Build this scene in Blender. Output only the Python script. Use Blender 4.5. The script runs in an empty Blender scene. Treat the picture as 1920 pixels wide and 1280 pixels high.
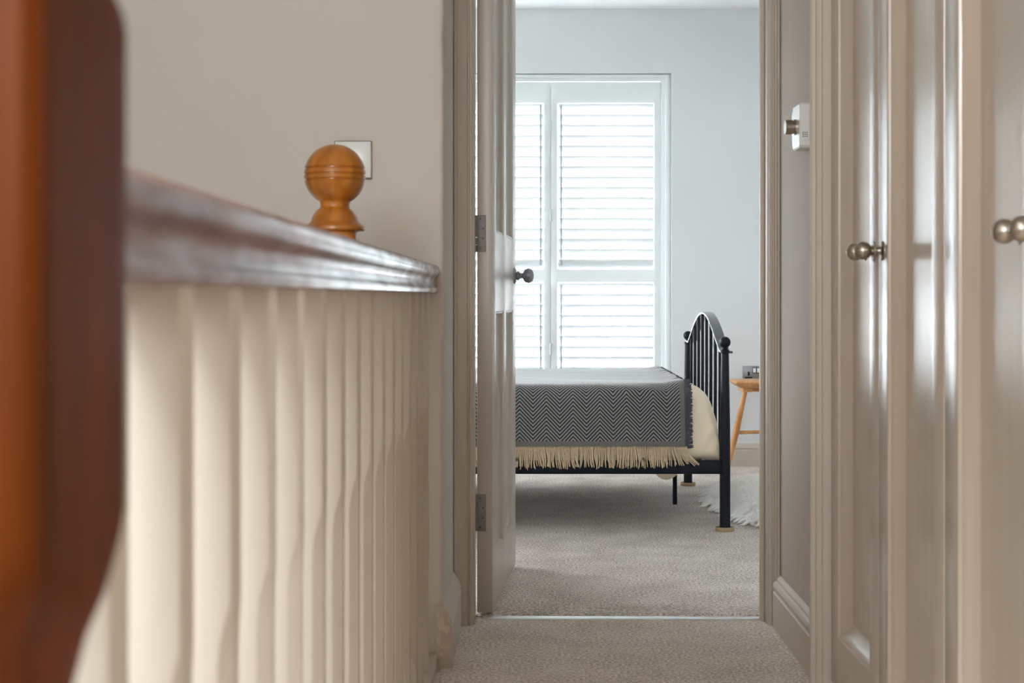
import bpy, bmesh, math, random
from mathutils import Vector, Matrix, noise as mnoise

random.seed(7)
scene = bpy.context.scene
COL = scene.collection
R = math.radians

# ------------------------------------------------------------------ camera, sky, light, exposure
cam_data = bpy.data.cameras.new('camera')
cam = bpy.data.objects.new('camera', cam_data)
COL.objects.link(cam)
cam.location = (0, 0, 0.90)
cam.rotation_euler = (R(90), 0, 0)
cam_data.lens = 52.5
cam_data.sensor_width = 36
cam_data.shift_x = -40 / 1920
cam_data.shift_y = -85 / 1920
cam_data.clip_start = 0.02
cam_data.dof.use_dof = True
cam_data.dof.focus_distance = 4.9
cam_data.dof.aperture_fstop = 7.0
scene.camera = cam

world = bpy.data.worlds.new('overcast_sky')
scene.world = world
world.use_nodes = True
bg = world.node_tree.nodes['Background']
bg.inputs[0].default_value = (0.93, 0.955, 1.0, 1)
bg.inputs[1].default_value = 11.0

def portal(name, loc, rot, sx, sy):
    l = bpy.data.lights.new(name, 'AREA')
    l.shape = 'RECTANGLE'; l.size = sx; l.size_y = sy
    l.cycles.is_portal = True
    o = bpy.data.objects.new(name, l); COL.objects.link(o)
    o.location = loc; o.rotation_euler = rot
    return o
portal('window_portal', (-0.20, 8.13, 1.19), (R(90), 0, R(180)), 1.86, 1.78)      # daylight through the bedroom window
portal('window_portal', (-2.02, 8.13, 1.19), (R(90), 0, R(180)), 1.26, 1.78)     # unseen second window, added to brighten the bedroom
portal('window_portal', (-2.83, 6.90, 1.40), (R(90), 0, R(-90)), 1.10, 1.20)     # unseen side-wall window, added to brighten the bedroom
portal('unseen_rooflight_portal', (-0.66, 0.10, 2.60), (0, 0, 0), 0.94, 1.40)          # unseen rooflight, placed to light the landing
portal('window_portal', (-0.62, -1.48, 1.84), (R(90), 0, 0), 1.10, 1.04)         # unseen window behind the camera, added to light the landing

vs = scene.view_settings
vs.view_transform = 'Standard'; vs.look = 'None'; vs.gamma = 1.0
vs.use_curve_mapping = False
vs.exposure = 1.48
scene.cycles.max_bounces = 14
scene.cycles.diffuse_bounces = 8
scene.cycles.sample_clamp_indirect = 8
scene.cycles.caustics_reflective = False
scene.cycles.caustics_refractive = False

# ------------------------------------------------------------------ materials
def srgb(r, g, b):
    f = lambda c: c / 12.92 if c <= 0.04045 else ((c + 0.055) / 1.055) ** 2.4
    return (f(r / 255), f(g / 255), f(b / 255), 1)

def scl(c, k): return (min(1, c[0] * k), min(1, c[1] * k), min(1, c[2] * k), 1)

def mat(name, col, rough=0.5, metal=0.0, vary=0.0, vscale=8.0, stretch=(1, 1, 1), bump=0.0, bscale=60.0,
        bdist=0.002, coat=0.0, coat_rough=0.1, sheen=0.0, spec=0.5, col2=None, aniso=0.0):
    m = bpy.data.materials.new(name); m.use_nodes = True
    nt = m.node_tree; n = nt.nodes; L = nt.links
    p = n['Principled BSDF']
    p.inputs['Base Color'].default_value = col
    p.inputs['Roughness'].default_value = rough
    p.inputs['Metallic'].default_value = metal
    p.inputs['Coat Weight'].default_value = coat
    p.inputs['Coat Roughness'].default_value = coat_rough
    p.inputs['Sheen Weight'].default_value = sheen
    p.inputs['Specular IOR Level'].default_value = spec
    p.inputs['Anisotropic'].default_value = aniso
    if vary or bump or col2:
        tc = n.new('ShaderNodeTexCoord'); mp = n.new('ShaderNodeMapping')
        mp.inputs['Scale'].default_value = stretch
        L.new(tc.outputs['Object'], mp.inputs['Vector'])
    if vary or col2:
        nz = n.new('ShaderNodeTexNoise'); nz.inputs['Scale'].default_value = vscale; nz.inputs['Detail'].default_value = 5
        L.new(mp.outputs[0], nz.inputs['Vector'])
        rp = n.new('ShaderNodeValToRGB')
        rp.color_ramp.elements[0].position = 0.3; rp.color_ramp.elements[1].position = 0.7
        rp.color_ramp.elements[0].color = scl(col, 1 - vary); rp.color_ramp.elements[1].color = col2 or scl(col, 1 + vary)
        L.new(nz.outputs['Fac'], rp.inputs[0]); L.new(rp.outputs[0], p.inputs['Base Color'])
    if bump:
        nb = n.new('ShaderNodeTexNoise'); nb.inputs['Scale'].default_value = bscale; nb.inputs['Detail'].default_value = 4
        L.new(mp.outputs[0], nb.inputs['Vector'])
        b = n.new('ShaderNodeBump'); b.inputs['Strength'].default_value = bump; b.inputs['Distance'].default_value = bdist
        L.new(nb.outputs['Fac'], b.inputs['Height']); L.new(b.outputs[0], p.inputs['Normal'])
        if coat: L.new(b.outputs[0], p.inputs['Coat Normal'])
    return m

def wood(name, dark, light, rough, coat, scale=3.0, axis='Z', spec=0.5):
    m = bpy.data.materials.new(name); m.use_nodes = True
    nt = m.node_tree; n = nt.nodes; L = nt.links; p = n['Principled BSDF']
    tc = n.new('ShaderNodeTexCoord'); mp = n.new('ShaderNodeMapping')
    s = {'X': (0.12, 1, 1), 'Y': (1, 0.12, 1), 'Z': (1, 1, 0.12)}[axis]
    mp.inputs['Scale'].default_value = s
    L.new(tc.outputs['Object'], mp.inputs['Vector'])
    nz = n.new('ShaderNodeTexNoise'); nz.inputs['Scale'].default_value = scale * 12; nz.inputs['Detail'].default_value = 6
    nz.inputs['Distortion'].default_value = 0.6
    L.new(mp.outputs[0], nz.inputs['Vector'])
    rp = n.new('ShaderNodeValToRGB')
    rp.color_ramp.elements[0].position = 0.32; rp.color_ramp.elements[0].color = dark
    rp.color_ramp.elements[1].position = 0.68; rp.color_ramp.elements[1].color = light
    L.new(nz.outputs['Fac'], rp.inputs[0]); L.new(rp.outputs[0], p.inputs['Base Color'])
    p.inputs['Roughness'].default_value = rough
    p.inputs['Coat Weight'].default_value = coat; p.inputs['Coat Roughness'].default_value = 0.12
    p.inputs['Specular IOR Level'].default_value = spec
    b = n.new('ShaderNodeBump'); b.inputs['Strength'].default_value = 0.15; b.inputs['Distance'].default_value = 0.001
    L.new(nz.outputs['Fac'], b.inputs['Height']); L.new(b.outputs[0], p.inputs['Normal'])
    return m

def carpet(name, c1, c2):
    m = bpy.data.materials.new(name); m.use_nodes = True
    nt = m.node_tree; n = nt.nodes; L = nt.links; p = n['Principled BSDF']
    tc = n.new('ShaderNodeTexCoord')
    vo = n.new('ShaderNodeTexVoronoi'); vo.inputs['Scale'].default_value = 210; vo.inputs['Randomness'].default_value = 0.75
    nz = n.new('ShaderNodeTexNoise'); nz.inputs['Scale'].default_value = 130; nz.inputs['Detail'].default_value = 6
    big = n.new('ShaderNodeTexNoise'); big.inputs['Scale'].default_value = 6; big.inputs['Detail'].default_value = 3
    for t in (vo, nz, big): L.new(tc.outputs['Object'], t.inputs['Vector'])
    rp = n.new('ShaderNodeValToRGB')
    rp.color_ramp.elements[0].position = 0.38; rp.color_ramp.elements[0].color = c1
    rp.color_ramp.elements[1].position = 0.60; rp.color_ramp.elements[1].color = c2
    add = n.new('ShaderNodeMath'); add.operation = 'MULTIPLY_ADD'; add.inputs[1].default_value = 0.22
    L.new(big.outputs['Fac'], add.inputs[0]); 
    sub = n.new('ShaderNodeMath'); sub.operation = 'SUBTRACT'; sub.inputs[1].default_value = 0.11
    L.new(nz.outputs['Fac'], sub.inputs[0]); L.new(sub.outputs[0], add.inputs[2])
    L.new(add.outputs[0], rp.inputs[0]); L.new(rp.outputs[0], p.inputs['Base Color'])
    p.inputs['Roughness'].default_value = 0.95; p.inputs['Specular IOR Level'].default_value = 0.1
    p.inputs['Sheen Weight'].default_value = 0.15
    inv = n.new('ShaderNodeMath'); inv.operation = 'MULTIPLY_ADD'; inv.inputs[1].default_value = -1.0
    L.new(vo.outputs['Distance'], inv.inputs[0]); L.new(nz.outputs['Fac'], inv.inputs[2])
    b = n.new('ShaderNodeBump'); b.inputs['Strength'].default_value = 0.9; b.inputs['Distance'].default_value = 0.004
    L.new(inv.outputs[0], b.inputs['Height']); L.new(b.outputs[0], p.inputs['Normal'])
    return m

def glass(name):
    m = bpy.data.materials.new(name); m.use_nodes = True
    nt = m.node_tree; n = nt.nodes; L = nt.links
    n.remove(n['Principled BSDF'])
    t = n.new('ShaderNodeBsdfTransparent'); t.inputs[0].default_value = (0.95, 0.97, 0.97, 1)
    g = n.new('ShaderNodeBsdfGlossy'); g.inputs['Roughness'].default_value = 0.02
    f = n.new('ShaderNodeFresnel'); f.inputs[0].default_value = 1.3
    x = n.new('ShaderNodeMixShader')
    L.new(f.outputs[0], x.inputs[0]); L.new(t.outputs[0], x.inputs[1]); L.new(g.outputs[0], x.inputs[2])
    L.new(x.outputs[0], n['Material Output'].inputs[0])
    return m

def herringbone(name):
    """woven chevron pattern over the throw's own weave coordinates (metres)"""
    m = bpy.data.materials.new(name); m.use_nodes = True
    nt = m.node_tree; n = nt.nodes; L = nt.links; p = n['Principled BSDF']
    def mth(op, a, b=None):
        x = n.new('ShaderNodeMath'); x.operation = op
        for i, v in enumerate((a, b)):
            if v is None: continue
            if isinstance(v, (int, float)): x.inputs[i].default_value = v
            else: L.new(v, x.inputs[i])
        return x.outputs[0]
    uv = n.new('ShaderNodeUVMap'); uv.uv_map = 'weave'
    sp = n.new('ShaderNodeSeparateXYZ'); L.new(uv.outputs[0], sp.inputs[0])
    u, v = sp.outputs[0], sp.outputs[1]
    w, per = 0.0512, 0.0148
    jit = n.new('ShaderNodeTexNoise'); jit.inputs['Scale'].default_value = 90; L.new(uv.outputs[0], jit.inputs['Vector'])
    pp = mth('PINGPONG', mth('SUBTRACT', u, 0.023), w)
    ph = mth('DIVIDE', mth('ADD', v, mth('ADD', mth('MULTIPLY', pp, 1.05), mth('MULTIPLY', jit.outputs['Fac'], 0.002))), per)
    st = mth('PINGPONG', ph, 0.5)
    fine = mth('MULTIPLY', mth('ADD', mth('SINE', mth('MULTIPLY', mth('ADD', u, v), 2400)), mth('SINE', mth('MULTIPLY', mth('SUBTRACT', u, v), 2400))), 0.05)
    st = mth('ADD', st, fine)
    rp = n.new('ShaderNodeValToRGB'); e = rp.color_ramp.elements
    e[0].position = 0.20; e[0].color = srgb(40, 40, 44); e[1].position = 0.32; e[1].color = srgb(150, 146, 142)
    L.new(st, rp.inputs[0])
    inside = mth('MULTIPLY', mth('GREATER_THAN', u, 0.023), mth('GREATER_THAN', v, 0.026))
    nz = n.new('ShaderNodeTexNoise'); nz.inputs['Scale'].default_value = 700; L.new(uv.outputs[0], nz.inputs['Vector'])
    r2 = n.new('ShaderNodeValToRGB'); e = r2.color_ramp.elements
    e[0].position = 0.35; e[0].color = srgb(72, 70, 70); e[1].position = 0.65; e[1].color = srgb(140, 134, 126)
    L.new(nz.outputs['Fac'], r2.inputs[0])
    mx = n.new('ShaderNodeMixRGB'); L.new(inside, mx.inputs[0]); L.new(r2.outputs[0], mx.inputs[1]); L.new(rp.outputs[0], mx.inputs[2])
    L.new(mx.outputs[0], p.inputs['Base Color'])
    p.inputs['Roughness'].default_value = 0.9; p.inputs['Sheen Weight'].default_value = 0.6
    p.inputs['Sheen Roughness'].default_value = 0.35; p.inputs['Specular IOR Level'].default_value = 0.15
    b = n.new('ShaderNodeBump'); b.inputs['Strength'].default_value = 0.5; b.inputs['Distance'].default_value = 0.002
    L.new(st, b.inputs['Height']); L.new(b.outputs[0], p.inputs['Normal'])
    return m

LAND_WALL = mat('landing_wall_paint', srgb(210, 202, 192), 0.75, vary=0.02, vscale=3, bump=0.25, bscale=14, bdist=0.004)
BED_WALL = mat('bedroom_wall_paint', srgb(226, 229, 230), 0.8, bump=0.08, bscale=40)
CEIL = mat('ceiling_paint', srgb(246, 247, 248), 0.85)
WOODWORK = mat('beige_gloss_paint', srgb(198, 186, 172), 0.5, vary=0.012, vscale=6, stretch=(3, 3, 0.6), bump=0.0, bscale=30, bdist=0.001, spec=0.5)
EGG = mat('beige_eggshell_wall', srgb(190, 180, 168), 0.65, spec=0.2, bump=0.1, bscale=30)
CUPBOARD = mat('beige_satin_paint', srgb(190, 175, 159), 0.25, vary=0.03, vscale=8, stretch=(8, 8, 0.35), bump=0.14, bscale=22, bdist=0.001, spec=0.75, coat=0.4, coat_rough=0.2)
DOORPAINT = mat('beige_door_paint', srgb(194, 183, 172), 0.34, vary=0.02, vscale=6, stretch=(4, 4, 0.6), bump=0.2, bscale=28, bdist=0.001)
BALUS = mat('baluster_paint', srgb(200, 190, 176), 0.65, vary=0.02, vscale=9, stretch=(1, 1, 0.3))
NEWEL = wood('varnished_pine', srgb(150, 86, 16), srgb(198, 124, 40), 0.35, 0.5, 2.2, 'Z')
RAIL = wood('varnished_mahogany', srgb(84, 48, 36), srgb(126, 80, 64), 0.44, 0.5, 2.5, 'Y')
_n = RAIL.node_tree.nodes; _l = RAIL.node_tree.links
_g = _n.new('ShaderNodeTexNoise'); _g.inputs['Scale'].default_value = 34; _g.inputs['Detail'].default_value = 4
_m = _n.new('ShaderNodeMapRange'); _m.inputs[1].default_value = 0.4; _m.inputs[2].default_value = 0.62; _m.inputs[3].default_value = 0.33; _m.inputs[4].default_value = 0.52
_c = _n.new('ShaderNodeTexCoord'); _p = _n.new('ShaderNodeMapping'); _p.inputs['Scale'].default_value = (1, 0.22, 1); _l.new(_c.outputs['Object'], _p.inputs['Vector']); _l.new(_p.outputs[0], _g.inputs['Vector']); _l.new(_g.outputs['Fac'], _m.inputs[0]); _l.new(_m.outputs[0], _n['Principled BSDF'].inputs['Roughness'])
OLDWOOD = wood('brown_varnished_wood', srgb(70, 30, 1), srgb(98, 43, 2), 0.5, 0.0, 2.2, 'Z', spec=0.1)
CARPET_L = carpet('landing_carpet', srgb(196, 178, 165), srgb(254, 244, 234))
CARPET_B = carpet('bedroom_carpet', srgb(172, 156, 146), srgb(250, 239, 230))
WHITE = mat('white_shutter_paint', srgb(238, 242, 243), 0.35)
ROD = mat('grey_rod_paint', srgb(186, 194, 198), 0.4)
WHITEP = mat('white_plastic', srgb(232, 232, 228), 0.25)
NAVY = mat('navy_metal_paint', srgb(14, 19, 32), 0.45, spec=0.25)
STEEL = mat('brushed_steel', srgb(150, 146, 140), 0.34, 1.0, vary=0.05, vscale=40, stretch=(1, 20, 1))
NICKEL = mat('satin_nickel', srgb(176, 166, 152), 0.32, 1.0, vary=0.06, vscale=30, stretch=(30, 1, 1))
PEWTER = mat('grey_pewter', srgb(140, 142, 148), 0.42, 0.6)
HINGE = mat('dull_steel', srgb(146, 141, 137), 0.6, 0.4, vary=0.1, vscale=60)
SCREW = mat('dark_screw', srgb(60, 56, 52), 0.5, 0.7)
ALU = mat('bright_aluminium', srgb(225, 225, 225), 0.3, 1.0)
BLACK = mat('black_plastic', srgb(22, 22, 24), 0.4)
CREAM = mat('cream_cotton', srgb(248, 230, 202), 0.9, vary=0.02, vscale=12, sheen=0.2, bump=0.2, bscale=300, bdist=0.001)
THROW = herringbone('herringbone_wool')
FRINGE = mat('undyed_wool', srgb(206, 182, 150), 0.9, vary=0.16, vscale=120, sheen=0.3)
DARKWOOL = mat('charcoal_wool', srgb(74, 76, 86), 0.95, vary=0.3, vscale=300, sheen=0.3)
OAK = wood('oiled_oak', srgb(196, 134, 78), srgb(222, 164, 108), 0.45, 0.2, 3.0, 'Z')
FLEECE = mat('white_fleece', srgb(255, 253, 250), 0.9, col2=srgb(255, 250, 240), vary=0.0001, vscale=5, sheen=1.0)
HIDE = mat('sheep_hide', srgb(250, 246, 238), 0.9)
FELT = mat('tan_felt', srgb(176, 150, 118), 0.95, vary=0.1, vscale=200)
CHIP = mat('bare_plaster', srgb(214, 202, 184), 0.9, vary=0.08, vscale=60, bump=0.5, bscale=40, bdist=0.003)
DARK = mat('cupboard_interior', srgb(96, 84, 74), 0.8)
PANE = glass('window_glass')

# ------------------------------------------------------------------ mesh helpers
class MB:
    def __init__(s): s.v = []; s.f = []; s.mi = []
    def add(s, vs, fs, m=0):
        o = len(s.v); s.v += [tuple(x) for x in vs]; s.f += [tuple(i + o for i in f) for f in fs]; s.mi += [m] * len(fs); return s
    def box(s, x0, x1, y0, y1, z0, z1, m=0):
        v = [(x0, y0, z0), (x1, y0, z0), (x1, y1, z0), (x0, y1, z0), (x0, y0, z1), (x1, y0, z1), (x1, y1, z1), (x0, y1, z1)]
        return s.add(v, [(0, 3, 2, 1), (4, 5, 6, 7), (0, 1, 5, 4), (1, 2, 6, 5), (2, 3, 7, 6), (3, 0, 4, 7)], m)
    def loft(s, rings, cap=True, m=0):
        n = len(rings[0]); v = [p for r in rings for p in r]; f = []
        for k in range(len(rings) - 1):
            for i in range(n):
                j = (i + 1) % n
                f.append((k * n + i, k * n + j, (k + 1) * n + j, (k + 1) * n + i))
        if cap: f.append(tuple(range(n))[::-1]); f.append(tuple((len(rings) - 1) * n + i for i in range(n)))
        return s.add(v, f, m)
    def lathe(s, prof, c=(0, 0, 0), axis='Z', n=32, m=0):
        rings = []
        for r, h in prof:
            ring = []
            for i in range(n):
                a = 2 * math.pi * i / n; x, y = max(r, 1e-5) * math.cos(a), max(r, 1e-5) * math.sin(a)
                p = {'Z': (x, y, h), 'X': (h, x, y), 'Y': (x, h, y)}[axis]
                ring.append((c[0] + p[0], c[1] + p[1], c[2] + p[2]))
            rings.append(ring)
        return s.loft(rings, True, m)
    def tube(s, pts, rad, n=8, m=0):
        pts = [Vector(p) for p in pts]; rings = []
        for k, p in enumerate(pts):
            d = (pts[min(k + 1, len(pts) - 1)] - pts[max(k - 1, 0)]).normalized()
            a = d.orthogonal().normalized() if abs(d.z) > 0.99 else d.cross(Vector((0, 0, 1))).normalized()
            b = d.cross(a); r = rad[k] if isinstance(rad, (list, tuple)) else rad
            rings.append([p + a * (r * math.cos(2 * math.pi * i / n)) + b * (r * math.sin(2 * math.pi * i / n)) for i in range(n)])
        return s.loft(rings, True, m)
    def slab(s, us, vs, w0, w1, holes, fn, m=0):
        U = sorted(set(us) | {h[0] for h in holes} | {h[1] for h in holes})
        V = sorted(set(vs) | {h[2] for h in holes} | {h[3] for h in holes})
        U = [u for u in U if us[0] <= u <= us[-1]]; V = [q for q in V if vs[0] <= q <= vs[-1]]
        def solid(i, j):
            if i < 0 or j < 0 or i >= len(U) - 1 or j >= len(V) - 1: return False
            cu, cv = (U[i] + U[i + 1]) / 2, (V[j] + V[j + 1]) / 2
            return not any(h[0] < cu < h[1] and h[2] < cv < h[3] for h in holes)
        idx = {}; v = []; f = []
        def g(i, j, k):
            if (i, j, k) not in idx: idx[(i, j, k)] = len(v); v.append(fn(U[i], V[j], (w0, w1)[k]))
            return idx[(i, j, k)]
        for i in range(len(U) - 1):
            for j in range(len(V) - 1):
                if not solid(i, j): continue
                for k in (0, 1): f.append((g(i, j, k), g(i + 1, j, k), g(i + 1, j + 1, k), g(i, j + 1, k)))
                for (a, b, di, dj) in (((i, j), (i, j + 1), -1, 0), ((i + 1, j), (i + 1, j + 1), 1, 0), ((i, j), (i + 1, j), 0, -1), ((i, j + 1), (i + 1, j + 1), 0, 1)):
                    if not solid(i + di, j + dj): f.append((g(*a, 0), g(*b, 0), g(*b, 1), g(*a, 1)))
        return s.add(v, f, m)
    def build(s, name, material, parent=None, smooth=35, bevel=0.0, seg=2, local=False, loc=None):
        me = bpy.data.meshes.new(name)
        off = Vector((0, 0, 0))
        if parent is not None and not local:
            top = parent
            while top.parent: top = top.parent
            off = Vector(top.location)
        me.from_pydata([Vector(p) - off for p in s.v], [], s.f)
        me.polygons.foreach_set('material_index', s.mi)
        bm = bmesh.new(); bm.from_mesh(me)
        bmesh.ops.recalc_face_normals(bm, faces=bm.faces)
        if bevel:
            es = [e for e in bm.edges if len(e.link_faces) == 2 and e.calc_face_angle(0) > R(30)]
            bmesh.ops.bevel(bm, geom=es, offset=bevel, segments=seg, affect='EDGES', profile=0.5, clamp_overlap=True)
        bm.to_mesh(me); bm.free()
        if smooth:
            me.polygons.foreach_set('use_smooth', [True] * len(me.polygons))
            me.set_sharp_from_angle(angle=R(smooth))
        for mm in (material if isinstance(material, (list, tuple)) else [material]): me.materials.append(mm)
        o = bpy.data.objects.new(name, me); COL.objects.link(o)
        if parent is not None: o.parent = parent
        if loc is not None: o.location = loc
        return o

def link_copy(o, parent=None, loc=None, rot=None):
    c = o.copy(); COL.objects.link(c)
    c.parent = parent
    if loc is not None: c.location = loc
    if rot is not None: c.rotation_euler = rot
    return c
def tag(o, label=None, cat=None, group=None, kind=None):
    if label: o['label'] = label
    if cat: o['category'] = cat
    if group: o['group'] = group
    if kind: o['kind'] = kind
    return o
def thing(name, loc, label=None, cat=None, group=None, rz=0, kind=None):
    o = bpy.data.objects.new(name, None); COL.objects.link(o)
    o.empty_display_size = 0.1
    o.location = loc; o.rotation_euler = (0, 0, rz)
    return tag(o, label, cat, group, kind)
def structure(o, label=None): return tag(o, label, None, None, 'structure')
XZ = lambda u, v, w: (u, w, v)      # a slab standing across the view (w = depth)
YZ = lambda u, v, w: (w, u, v)      # a slab standing along the view
XY = lambda u, v, w: (u, v, w)

CEIL_Z = 2.42
WALL_R = 0.672
# ------------------------------------------------------------------ the setting: shell
structure(MB().slab((-0.305, WALL_R + 0.13), (-1.4, 4.190), -0.20, 0.0, [], XY).build('floor', CARPET_L), 'beige loop pile carpet on the landing')
def bed_floor():
    b = MB()
    # carpet slab whose near edge wanders and stands a little proud at the threshold
    n = 60; y0 = 4.196
    top = []
    rows = [(y0, -0.03), (y0, 0.004), (y0 + 0.012, 0.009), (y0 + 0.05, 0.006), (y0 + 0.16, 0.0), (7.92, 0.0), (7.92, -0.03)]
    v = []; f = []
    for (y, z) in rows:
        for i in range(n + 1):
            x = -2.75 + (2.05 + 2.75) * i / n
            k = 0.004 * math.sin(x * 9.0) + 0.003 * math.sin(x * 23 + 1)
            yy = y + (k - 0.018 * max(0, min(1, (x - 0.1) / 0.3)) if y < 4.25 else 0)
            zz = z * (0.55 + 0.6 * max(0, min(1, (x + 0.1) / 0.6))) if 0 < z < 0.02 else z
            v.append((x, yy, zz))
    for r in range(len(rows) - 1):
        for i in range(n):
            f.append((r * (n + 1) + i, r * (n + 1) + i + 1, (r + 1) * (n + 1) + i + 1, (r + 1) * (n + 1) + i))
    b.add(v, f)
    return b.build('floor_bedroom', CARPET_B, smooth=60)
structure(bed_floor(), 'beige loop pile carpet in the bedroom')
structure(MB().slab((-2.75, 2.05), (4.1, 8.15), CEIL_Z, CEIL_Z + 0.1, [], XY).build('ceiling_bedroom', CEIL), 'white bedroom ceiling')
structure(MB().slab((-1.45, WALL_R + 0.13), (-1.4, 4.1), CEIL_Z, CEIL_Z + 0.1, [(-1.13, -0.19, -0.60, 0.80)], XY).build('ceiling', CEIL), 'white landing ceiling')
# bedroom walls
WIN = (-1.126, 0.731, 0.30, 2.08); FILL_WIN = (-2.65, -1.39, 0.30, 2.08)  # second opening is unseen, added to let more daylight in
structure(MB().slab((-2.75, 2.05), (-0.05, CEIL_Z), 7.90, 8.15, [WIN, FILL_WIN], XZ).build('wall_back', BED_WALL), 'pale grey bedroom wall with the shuttered window')
structure(MB().slab((4.1, 8.15), (-0.05, CEIL_Z), -2.85, -2.75, [(6.35, 7.45, 0.80, 2.00)], YZ).build('wall_bedroom_left', BED_WALL))
structure(MB().box(2.05, 2.15, 4.1, 8.15, -0.05, CEIL_Z).build('wall_bedroom_right', BED_WALL))
wd = MB().slab((-2.75, 2.05), (-0.2, CEIL_Z), 4.10, 4.20, [(-0.185, 0.66, -0.2, 2.03)], XZ).build('wall_doorway', [LAND_WALL, BED_WALL], smooth=0)
for pl in wd.data.polygons:
    if pl.normal.y > 0.5: pl.material_index = 1
structure(wd, 'partition wall around the bedroom doorway')
# landing walls
wl = []
for i in range(121):
    z = -2.7 + (CEIL_Z + 2.7) * i / 120
    a = 0.0030 * mnoise.noise(Vector((0, 0, z * 7))) + 0.0016 * mnoise.noise(Vector((3, 0, z * 26)))
    b = 0.0030 * mnoise.noise(Vector((5, 0, z * 5))) + 0.0012 * mnoise.noise(Vector((9, 0, z * 21)))
    wl.append([(-1.45, 3.63, z), (-0.32, 3.63, z), (-0.229 + a, 3.630, z), (-0.222 + a, 3.6335, z), (-0.219 + a, 3.641, z), (-0.218 + b, 3.72, z), (-0.218, 4.10, z), (-1.45, 4.10, z)])
structure(MB().loft(wl).build('wall_left', LAND_WALL, smooth=60), 'beige plaster wall facing the stairwell')
structure(MB().box(-1.45, -1.35, -1.4, 3.63, -2.7, CEIL_Z).build('wall_stairwell', LAND_WALL))
structure(MB().slab((-1.45, WALL_R + 0.13), (-2.7, CEIL_Z), -1.5, -1.4, [(-1.17, -0.07, 1.32, 2.36)], XZ).build('wall_front', LAND_WALL))
structure(MB().slab((-1.4, 4.10), (-0.2, CEIL_Z), WALL_R, WALL_R + 0.13, [(1.47, 3.375, 0.0, 2.20)], YZ).build('wall_right', EGG), 'narrow beige painted wall beside the doorway')
structure(MB().box(-1.35, -0.305, -1.4, 3.63, -2.72, -2.62).build('floor_stairwell', CARPET_L))
structure(MB().box(-0.305, -0.255, -1.4, 3.63, -2.72, -0.2).build('wall_under_landing', LAND_WALL))
structure(MB().box(-80, 80, -80, 120, -3.2, -3.1).build('ground', mat('street_paving', srgb(128, 128, 124), 0.9, vary=0.15, vscale=0.6)), 'grey street outside the windows')
# rooflight out of view, placed and sized to light the landing
rl = thing('unseen_rooflight', (-0.66, 0.10, CEIL_Z), kind='structure')
MB().slab((-1.17, -0.15), (-0.64, 0.84), CEIL_Z + 0.1, CEIL_Z + 0.17, [(-1.11, -0.21, -0.58, 0.78)], XY).build('window_frame', WHITE, rl)
MB().box(-1.13, -0.19, -0.60, 0.80, CEIL_Z + 0.13, CEIL_Z + 0.136).build('pane', PANE, rl)
# window added in the wall behind the camera to light the landing
w4 = thing('fill_window_4', (-0.62, -1.45, 1.32), kind='structure')
MB().slab((-1.17, -0.07), (1.32, 2.36), -1.48, -1.43, [(-1.13, -0.11, 1.36, 1.82), (-1.13, -0.11, 1.86, 2.32)], XZ).build('window_frame', WHITE, w4)
MB().box(-1.14, -0.10, -1.458, -1.454, 1.35, 1.83).build('pane', PANE, w4)
MB().box(-1.14, -0.10, -1.458, -1.454, 1.85, 2.33).build('pane', PANE, w4)
# extra window in the bedroom's side wall, outside the view, put in for daylight
w5 = thing('fill_window_5', (-2.80, 6.90, 0.80), kind='structure')
MB().slab((6.35, 7.45), (0.80, 2.00), -2.83, -2.78, [(6.39, 7.41, 0.84, 1.38), (6.39, 7.41, 1.42, 1.96)], YZ).build('window_frame', WHITE, w5)
MB().box(-2.808, -2.804, 6.38, 7.42, 0.83, 1.39).build('pane', PANE, w5)
MB().box(-2.808, -2.804, 6.38, 7.42, 1.41, 1.97).build('pane', PANE, w5)

# doorway lining, architraves, skirtings, threshold
def mould(name, prof, path0, path1, mat_, fn, parent=None, bevel=0):
    """extrude a 2-D profile between two positions; fn(a, b, t) -> point"""
    b = MB(); b.loft([[fn(p[0], p[1], t) for p in prof] for t in (path0, path1)])
    return b.build(name, mat_, parent, smooth=25)
LX0, LX1 = -0.1625, 0.641
lin = thing('trim_1', (0.24, 4.15, 0), 'beige painted door frame', kind='structure')
MB().box(-0.185, LX0, 4.095, 4.205, 0, 2.03).build('jamb', WOODWORK, lin, bevel=0.0015)
MB().box(LX1, 0.66, 4.095, 4.205, 0, 2.03).build('jamb', WOODWORK, lin, bevel=0.0015)
MB().box(LX1 - 0.012, LX1, 4.140, 4.160, 0, 2.005).build('door_stop', WOODWORK, lin, bevel=0.002)
MB().box(LX0, LX1, 4.095, 4.205, 2.005, 2.03).build('head', WOODWORK, lin)
for nm, x0, s in (('architrave', LX0 - 0.004, -1), ('architrave', LX1 + 0.004, 1)):
    wid = 0.0505 if s < 0 else 0.0265
    pr = [(0, 4.095), (0, 4.083), (0.003, 4.080), (0.007, 4.080), (0.009, 4.084), (0.0125, 4.084), (0.0145, 4.077), (0.019, 4.074)]
    if s < 0: pr += [(0.030, 4.072), (0.040, 4.070), (0.042, 4.064), (0.047, 4.062), (wid, 4.064), (wid, 4.095)]
    else: pr += [(0.0205, 4.066), (0.025, 4.062), (wid, 4.064), (wid, 4.095)]
    mould(nm, pr, 0.0, 2.06, WOODWORK, lambda a, b_, t, x0=x0, s=s: (x0 + s * a, b_, t), lin)
MB().box(LX0 - 0.054, LX1 + 0.033, 4.066, 4.095, 2.034, 2.09).build('architrave', WOODWORK, lin, bevel=0.004)
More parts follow.
